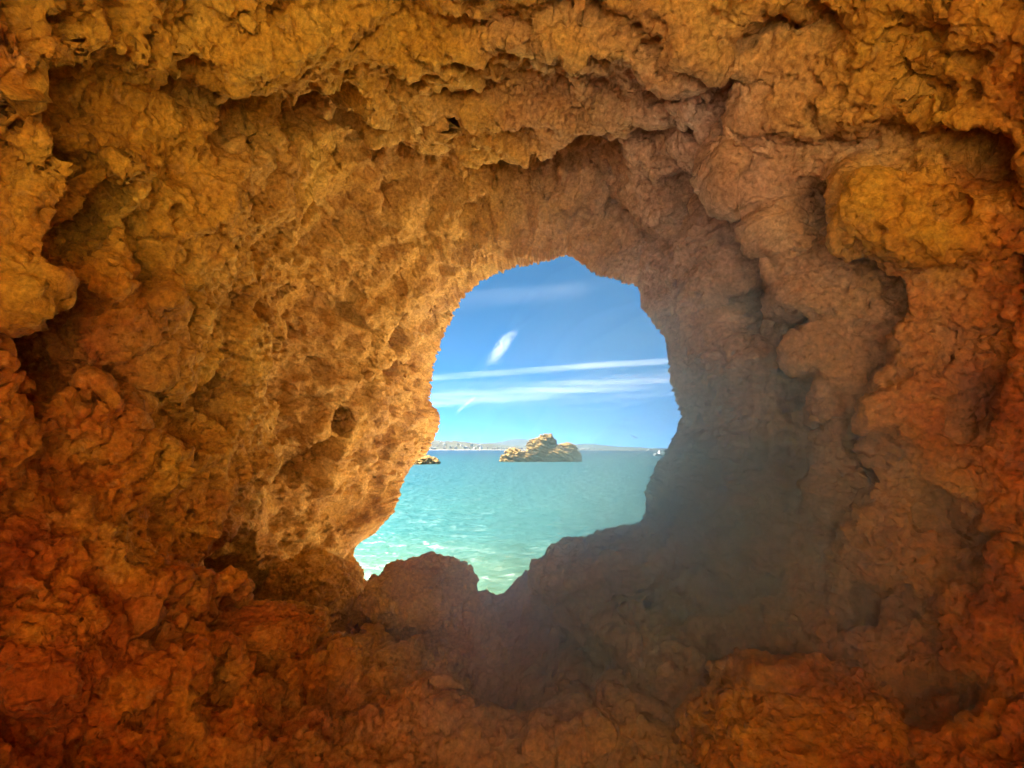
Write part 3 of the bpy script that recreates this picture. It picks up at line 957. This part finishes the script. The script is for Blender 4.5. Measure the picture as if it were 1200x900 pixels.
def ridge_hill(name, prof, d, depth, mat, seed, lab, amp, x_step):
    """a hill range: heights (m) along photo x at distance d, falling off towards and away from the sea"""
    pxs_ = np.array([p[0] for p in prof], float)
    hs = np.array([p[1] for p in prof], float)
    X = np.arange((pxs_[0] - 600) / F * d, (pxs_[-1] - 600) / F * d, x_step)
    H = np.interp(X, (pxs_ - 600) / F * d, hs)
    kk = max(1, int(len(X) * .012))
    H = np.convolve(np.pad(H, kk, mode='edge'), np.ones(2 * kk + 1) / (2 * kk + 1), 'valid')
    T = np.linspace(0, 1, 41)
    XX, TT = np.meshgrid(X, T, indexing='ij')
    prof_t = np.sin(np.clip(TT, 0, 1) * math.pi) ** .8
    P = np.stack([XX, d + (TT - .5) * depth, 0 * XX], 2).reshape(-1, 3)
    nz = fbm(P.astype(np.float32) * np.float32(1.0 / amp[1]), seed, 4)
    P[:, 2] = (H[:, None] * prof_t).ravel() * (1 + .25 * nz) + nz * amp[0] * prof_t.ravel() - 1.0
    n1, n2 = XX.shape
    i, j = np.meshgrid(np.arange(n1 - 1), np.arange(n2 - 1), indexing='ij')
    Q = np.stack([i * n2 + j, (i + 1) * n2 + j, (i + 1) * n2 + j + 1, i * n2 + j + 1], 2).reshape(-1, 4)
    o = mesh_from(name, P, Q, mat)
    return tag(o, lab, 'hills', kind='structure'), X, H


DC = 2600.0
S = DC / F
ridge_hill('coast', [(300, 48), (420, 44), (505, 40), (520, 39), (540, 34), (560, 28), (590, 20), (615, 13), (650, 7), (680, 5), (720, 4), (760, 3), (800, 2)],
           DC + 200, 400, SCRUB, 700, 'low built-up coast across the bay', (4, 60), 6)
ridge_hill('strand', [(300, 4), (500, 4), (600, 4), (690, 3.5), (760, 3), (790, 2)], DC - 20, 70, STRAND, 710, 'pale far beach along the waterline', (.6, 40), 8)
DMn = 9000.0
ridge_hill('hills', [(380, 30), (470, 60), (530, 78), (552, 92), (570, 80), (588, 110), (604, 138), (618, 128), (634, 88), (660, 55), (678, 62),
                     (692, 84), (706, 66), (722, 42), (750, 28), (780, 18), (830, 10)], DMn, 2200, BLUEH, 720, 'blue mountains beyond the bay', (9, 500), 30)

# white houses along the far shore
WH = plain('whitewash', (0.60, 0.59, 0.57), .8, .05, .3)
TER = plain('roof_tiles', (0.42, 0.20, 0.12), .9, .2, .5)


def house_mesh(w_, d_, h_):
    """one house: walls with a stepped flat roof, parapet and a set-back upper storey"""
    V, Q = [], []

    def bx(x0, x1, y0, y1, z0, z1):
        o = len(V)
        for x in (x0, x1):
            for y in (y0, y1):
                for z in (z0, z1):
                    V.append((x, y, z))
        for f in ((0, 1, 3, 2), (4, 6, 7, 5), (0, 4, 5, 1), (2, 3, 7, 6), (0, 2, 6, 4), (1, 5, 7, 3)):
            Q.append([o + t for t in f])
    bx(-w_ / 2, w_ / 2, -d_ / 2, d_ / 2, -2, h_)
    bx(-w_ / 2 - .2, w_ / 2 + .2, -d_ / 2 - .2, -d_ / 2, h_ - .1, h_ + .9)
    bx(-w_ / 4, w_ / 2 - 1, -d_ / 4, d_ / 2 - .5, h_ + .01, h_ + 2.8)
    return V, Q


hv = [house_mesh(7, 7, 3.5), house_mesh(11, 8, 6), house_mesh(17, 9, 3.5), house_mesh(6, 6, 4.5)]
protos = []
nh = 0
for (hx, hy, kind_) in [(512, 523, 0), (521, 521, 1), (521, 525, 0), (528, 524, 3), (534, 525, 1), (541, 522, 0), (546, 524, 2), (553, 521.5, 1), (556, 525, 0),
                        (562, 522, 2), (564, 525, 1), (579, 525.5, 2), (585, 525, 1), (590, 525.5, 2), (597, 525.3, 2), (604, 525.5, 0), (610, 525.3, 2), (617, 525.5, 1),
                        (571, 524.5, 3), (537, 520.5, 3), (516, 518.5, 3), (682, 526, 2), (689, 526.2, 2), (697, 526.3, 0), (550, 525.2, 3), (508, 525, 2)]:
    if kind_ not in [p[0] for p in protos]:
        V, Q = hv[kind_]
        o = mesh_from('house', V, Q, WH, smooth=False)
        protos.append((kind_, o))
    else:
        src = [p[1] for p in protos if p[0] == kind_][0]
        o = src.copy(); COL.objects.link(o)
    p = at(hx, hy, DC - 15 + (527 - hy) * 14)
    o.location = (p[0], p[1], max(1.5, p[2] - 3))
    o.rotation_euler = (0, 0, random.uniform(-.4, .4))
    tag(o, 'tiny whitewashed house on the far shore across the bay', 'house', 'white houses on the far shore')
    nh += 1

# ------------------------------------------------------------------ boats and a bird
HULL = plain('boat_gelcoat', (0.85, 0.85, 0.83), .3, .04, 1)
DARKB = plain('tinted_glass', (0.03, 0.04, 0.05), .15, .1, 1)


def boat(loc, ln, rz, lab):
    e = bpy.data.objects.new('motorboat', None); COL.objects.link(e)
    e.location = loc; e.rotation_euler = (0, 0, rz)
    n, mm = 24, 9
    V = []
    for i in range(n):
        t = i / (n - 1)
        w_ = ln * .17 * (1 - max(0, (t - .45) / .55) ** 2.2)
        zt = ln * (.13 + .06 * t * t)
        for j in range(mm):
            s = j / (mm - 1) * 2 - 1
            V.append((ln * (t - .5), w_ * s * (1 if abs(s) > .9 else .95), zt - (zt + ln * .05) * (1 - abs(s) ** 2.5)))
    for i in range(n):           # deck row slightly inside
        t = i / (n - 1)
        w_ = ln * .16 * (1 - max(0, (t - .45) / .55) ** 2.2)
        zt = ln * (.125 + .06 * t * t)
        for j in range(mm):
            s = j / (mm - 1) * 2 - 1
            V.append((ln * (t - .5), w_ * s, zt))
    Q = []
    for o in (0, n * mm):
        for i in range(n - 1):
            for j in range(mm - 1):
                a = o + i * mm + j
                Q.append((a, a + 1, a + mm + 1, a + mm))
    h = mesh_from('hull', V, Q, HULL); h.parent = e
    V, Q = [], []
    z0, z1 = ln * .13, ln * .30
    for (x, wx, z) in ((-.22, .11, z0), (.20, .10, z0), (-.20, .10, z1), (.06, .085, z1)):
        V += [(ln * x, -ln * wx, z), (ln * x, ln * wx, z)]
    Q = [(0, 2, 6, 4), (1, 5, 7, 3), (4, 6, 7, 5), (0, 4, 5, 1), (2, 3, 7, 6)]
    c = mesh_from('cabin', V, Q, HULL, False); c.parent = e
    V = []
    for (x, wx, z) in ((.175, .08, z0 + ln * .03), (.075, .072, z1 - ln * .02)):
        V += [(ln * x + .03 * ln, -ln * wx, z), (ln * x + .03 * ln, ln * wx, z)]
    V += [(p[0] + .02 * ln, p[1], p[2]) for p in V]
    Q = [(0, 1, 3, 2), (4, 6, 7, 5), (0, 2, 6, 4), (1, 5, 7, 3), (0, 4, 5, 1), (2, 3, 7, 6)]
    g = mesh_from('windscreen', V, Q, DARKB, False); g.parent = e
    return tag(e, lab, 'boat')


p = at(776, 533, 228)
boat((p[0], p[1], 0), 5.5, .25, 'white motorboat just showing beside the shaded edge of the opening')
p = at(761, 527, 1500)
boat((p[0], p[1], 0), 13, .1, 'tiny white boat far out on the horizon line')

# a gull in the distance
m_b = plain('gull_feathers', (0.006, 0.006, 0.007), .9, .3, 4)
body = bpy.data.meshes.new('bird')
bo = bpy.data.objects.new('bird', body); COL.objects.link(bo)
V, Q = [], []
nb, ms = 14, 10
for i in range(nb):
    t = i / (nb - 1)
    r = .075 * math.sin(math.pi * min(1, t * .92 + .05)) ** .7 * (1 - .35 * t)
    if t < .22: r = max(r * .75, .02)
    for j in range(ms):
        a = 2 * math.pi * j / ms
        V.append((r * math.cos(a), -.22 + .46 * t, r * .85 * math.sin(a) + (.02 if t < .2 else 0)))
for i in range(nb - 1):
    for j in range(ms):
        Q.append((i * ms + j, i * ms + (j + 1) % ms, (i + 1) * ms + (j + 1) % ms, (i + 1) * ms + j))
for sd in (-1, 1):
    o0 = len(V)
    nw = 12
    for i in range(nw):
        t = i / (nw - 1)
        x = sd * (.04 + .52 * t)
        z = .02 + .07 * math.sin(t * 2.4) - .02 * t
        ch = .085 * (1 - t ** 2.2) + .008
        yc = -.06 - .05 * math.sin(t * 3.1) + .12 * t * t
        V += [(x, yc - ch, z), (x, yc + ch, z - .008), (x, yc + ch, z - .02), (x, yc - ch, z - .014)]
    for i in range(nw - 1):
        for kk in range(4):
            a, b2 = o0 + i * 4 + kk, o0 + i * 4 + (kk + 1) % 4
            Q.append((a, b2, b2 + 4, a + 4))
body.from_pydata(V, [], Q)
body.materials.append(m_b)
for pl in body.polygons: pl.use_smooth = True
bo.location = at(743, 512, 110)
bo.rotation_euler = (.75, .35, math.radians(20))
bo.scale = (1.5, 1.5, 1.5)
tag(bo, 'dark gull flying low over the horizon', 'bird')

# ------------------------------------------------------------------ clouds (thin ice clouds high up)
def cloud_mat(name, dens, sc, str_x):
    m, nt, out = new_mat(name)
    L = nt.links.new
    tc = N(nt, 'ShaderNodeTexCoord')
    mp = N(nt, 'ShaderNodeMapping'); mp.inputs['Scale'].default_value = (sc * str_x, sc, 0)
    L(tc.outputs['Object'], mp.inputs['Vector'])
    n = N(nt, 'ShaderNodeTexNoise'); n.inputs['Scale'].default_value = 1; n.inputs['Detail'].default_value = 7; n.inputs['Roughness'].default_value = .6
    n.inputs['Distortion'].default_value = .5
    L(mp.outputs[0], n.inputs['Vector'])
    rp = ramp(nt, [(.36, (0, 0, 0)), (.72, (1, 1, 1))])
    L(n.outputs['Fac'], rp.inputs['Fac'])
    at_ = N(nt, 'ShaderNodeAttribute', attribute_name='edge')
    mu = N(nt, 'ShaderNodeMath', operation='MULTIPLY'); L(rp.outputs['Color'], mu.inputs[0]); L(at_.outputs['Fac'], mu.inputs[1])
    mu2 = N(nt, 'ShaderNodeMath', operation='MULTIPLY'); L(mu.outputs[0], mu2.inputs[0]); mu2.inputs[1].default_value = dens
    mu2.use_clamp = True
    tr = N(nt, 'ShaderNodeBsdfTransparent')
    tl = N(nt, 'ShaderNodeBsdfTranslucent'); tl.inputs['Color'].default_value = (.95, .95, .95, 1)
    df = N(nt, 'ShaderNodeBsdfDiffuse'); df.inputs['Color'].default_value = (.95, .95, .95, 1)
    mm = N(nt, 'ShaderNodeMixShader'); mm.inputs[0].default_value = .4
    L(tl.outputs[0], mm.inputs[1]); L(df.outputs[0], mm.inputs[2])
    mx_ = N(nt, 'ShaderNodeMixShader')
    L(mu2.outputs[0], mx_.inputs[0]); L(tr.outputs[0], mx_.inputs[1]); L(mm.outputs[0], mx_.inputs[2])
    L(mx_.outputs[0], out.inputs['Surface'])
    return m


CZ = 2400.0


def sky_pt(px_, py_):
    v = FWD + np.array([(px_ - 600) / F, 0, 0]) + UPV * ((450 - py_) / F)
    return np.array([0, 0, CAMZ]) + v * ((CZ - CAMZ) / v[2])


def cloud(name, line, width_px, mat, lab, cat, thick=70.0, side=0):
    """a streak of thin cloud at one altitude, following a line; lens-shaped in section"""
    pts = [np.array(sky_pt(x, y)) for x, y in line]
    t = np.linspace(0, 1, len(pts))
    tt = np.linspace(0, 1, 60)
    C = np.stack([np.interp(tt, t, [p[k] for p in pts]) for k in range(3)], 1)
    lo = np.stack([np.interp(tt, t, [sky_pt(x - side * width_px * .5, y + (1 - side) * width_px * .5)[k] for x, y in line]) for k in range(3)], 1)
    hi = np.stack([np.interp(tt, t, [sky_pt(x + side * width_px * .5, y - (1 - side) * width_px * .5)[k] for x, y in line]) for k in range(3)], 1)
    V, E = [], []
    nn = 13
    for surf in (1, -1):
        for i in range(60):
            for j in range(nn):
                s = j / (nn - 1) * 2 - 1
                p = lo[i] + (hi[i] - lo[i]) * (s * .5 + .5)
                V.append((p[0], p[1], CZ + surf * thick * .5 * (1 - s * s)))
                E.append((1 - abs(s) ** 1.6) ** 1.3 * (math.sin(math.pi * tt[i]) ** 1.2 if name == 'wisp_cloud' else min(1, min(tt[i], 1 - tt[i]) * 5) ** .8))
    Q = []
    for sf in (0, 1):
        for i in range(59):
            for j in range(nn - 1):
                a = sf * 60 * nn + i * nn + j
                Q.append((a, a + 1, a + nn + 1, a + nn) if sf == 0 else (a, a + nn, a + nn + 1, a + 1))
    c = np.mean(V, 0)
    o = mesh_from(name, np.array(V) - c, Q, mat)
    o.location = c
    at_ = o.data.attributes.new('edge', 'FLOAT', 'POINT')
    at_.data.foreach_set('value', np.array(E, dtype=np.float32))
    return tag(o, lab, cat)


CM = cloud_mat('cirrus_ice', .085, .00045, .35)
CM2 = cloud_mat('veil_ice', .02, .0003, .4)
CM3 = cloud_mat('puff_ice', .15, .0030, 4)
cloud('contrail', [(440, 446), (515, 442), (600, 436), (700, 428), (800, 422), (880, 417)], 9, CM, 'long thin white contrail, upper of the streaks across the sky', 'contrail')
cloud('cirrus_cloud', [(440, 478), (515, 466), (600, 461), (700, 451), (800, 443), (880, 438)], 26, CM, 'broad white cirrus band stretched across the sky above the sea', 'cloud')
cloud('cirrus_cloud', [(480, 452), (560, 450), (640, 452), (700, 448)], 12, CM2, 'faint streak of cirrus between the contrail and the broad band', 'cloud')
cloud('cirrus_cloud', [(560, 474), (660, 470), (760, 462), (830, 458)], 12, CM2, 'thin pale cirrus veil just under the broad white band', 'cloud')
cloud('cirrus_cloud', [(500, 356), (570, 350), (640, 344), (700, 338)], 26, CM2, 'faint broad veil of cirrus high under the cave vault', 'cloud')
cloud('wisp_cloud', [(574, 430), (579, 420), (586, 410), (590, 402), (596, 394), (604, 386)], 20, CM3, 'small bright upright wisp of cloud alone in the blue', 'cloud', 40, 1)
cloud('contrail', [(534, 484), (546, 474), (558, 464)], 5, CM, 'short slanting contrail below the cirrus band', 'contrail', 30)
cloud('contrail', [(618, 406), (625, 400), (632, 394)], 4, CM2, 'tiny faint slanting contrail beside the upright wisp', 'contrail', 30)

# ------------------------------------------------------------------ air
def vol_mat(name, dens, col, aniso):
    m, nt, out = new_mat(name)
    v = N(nt, 'ShaderNodeVolumePrincipled')
    v.inputs['Color'].default_value = (*col, 1)
    v.inputs['Density'].default_value = dens
    v.inputs['Anisotropy'].default_value = aniso
    nt.links.new(v.outputs[0], out.inputs['Volume'])
    return m


HB = 13500.0
V = [(x, y, z) for x in (-HB, HB) for y in (-400, HB) for z in (-3.0, 240.0)]
Q = [(0, 1, 3, 2), (4, 6, 7, 5), (0, 4, 5, 1), (2, 3, 7, 6), (0, 2, 6, 4), (1, 5, 7, 3)]
tag(mesh_from('haze', V, Q, vol_mat('sea_air', 1.5e-5, (.40, .74, 1.0), 0.0), False), 'thin sea haze over the bay', 'haze', kind='stuff')
# veil volumes added to stand in for lens glare low on the right
D, Q = blob(24)
for k_, (f_, dn) in enumerate(((1.45, .022), (1.25, .04), (1.08, .07), (.92, .10), (.76, .12), (.60, .14), (.44, .16), (.28, .18))):
    lump = 1 + .22 * fbm(D.astype(np.float32) * 1.3 + k_ * 5, 900, 2)
    P = D * np.array([1.0, .86, 1.06]) * f_ * lump[:, None]
    o = mesh_from('haze', P, Q, vol_mat('glare_mist', dn * 2.8, (.60, .87, 1.0), 0.6))
    o.location = (0.78 + .01 * k_, 2.32, 1.44)
    tag(o, 'soft pale veil added in place of lens glare by the shaded wall', 'glare_veil', 'added glare veil in the cave mouth', kind='stuff')

# ------------------------------------------------------------------ light
SUN_EL, SUN_AZ = 60.0, 286.0        # azimuth clockwise from +Y (the view): high in front, to the left
wd = bpy.data.worlds.new('World')
scene.world = wd
wd.use_nodes = True
nt = wd.node_tree
bg = nt.nodes['Background']
sky = nt.nodes.new('ShaderNodeTexSky')
sky.sky_type = 'NISHITA'
sky.sun_disc = False
sky.sun_elevation = math.radians(SUN_EL)
sky.sun_rotation = math.radians(SUN_AZ)
sky.air_density = 1.3
sky.altitude = 20000.0
sky.dust_density = 0.0
sky.ozone_density = 2.2
nt.links.new(mix_rgb(nt, 1.0, sky.outputs[0], (.56, 1.12, 1.06), 'MULTIPLY'), bg.inputs['Color'])
bg.inputs['Strength'].default_value = 0.05
sd = bpy.data.lights.new('sun', 'SUN')
sd.energy = 5.0
sd.angle = math.radians(.5)
sd.color = (1.0, .95, .86)
so = bpy.data.objects.new('sun', sd); COL.objects.link(so)
az, el = math.radians(SUN_AZ), math.radians(SUN_EL)
to_sun = Vector((math.sin(az) * math.cos(el), math.cos(az) * math.cos(el), math.sin(el)))
so.rotation_euler = to_sun.to_track_quat('Z', 'Y').to_euler()

# ------------------------------------------------------------------ render settings
scene.render.engine = 'CYCLES'
cy = scene.cycles
cy.use_denoising = True
cy.use_adaptive_sampling = True
cy.adaptive_threshold = 0.03
cy.max_bounces = 10
cy.diffuse_bounces = 5
cy.glossy_bounces = 3
cy.transparent_max_bounces = 24
cy.volume_bounces = 5

cy.caustics_reflective = False
cy.caustics_refractive = False
vs = scene.view_settings
vs.view_transform = 'Standard'
vs.look = 'None'
vs.exposure = 3.5
vs.gamma = 1.0
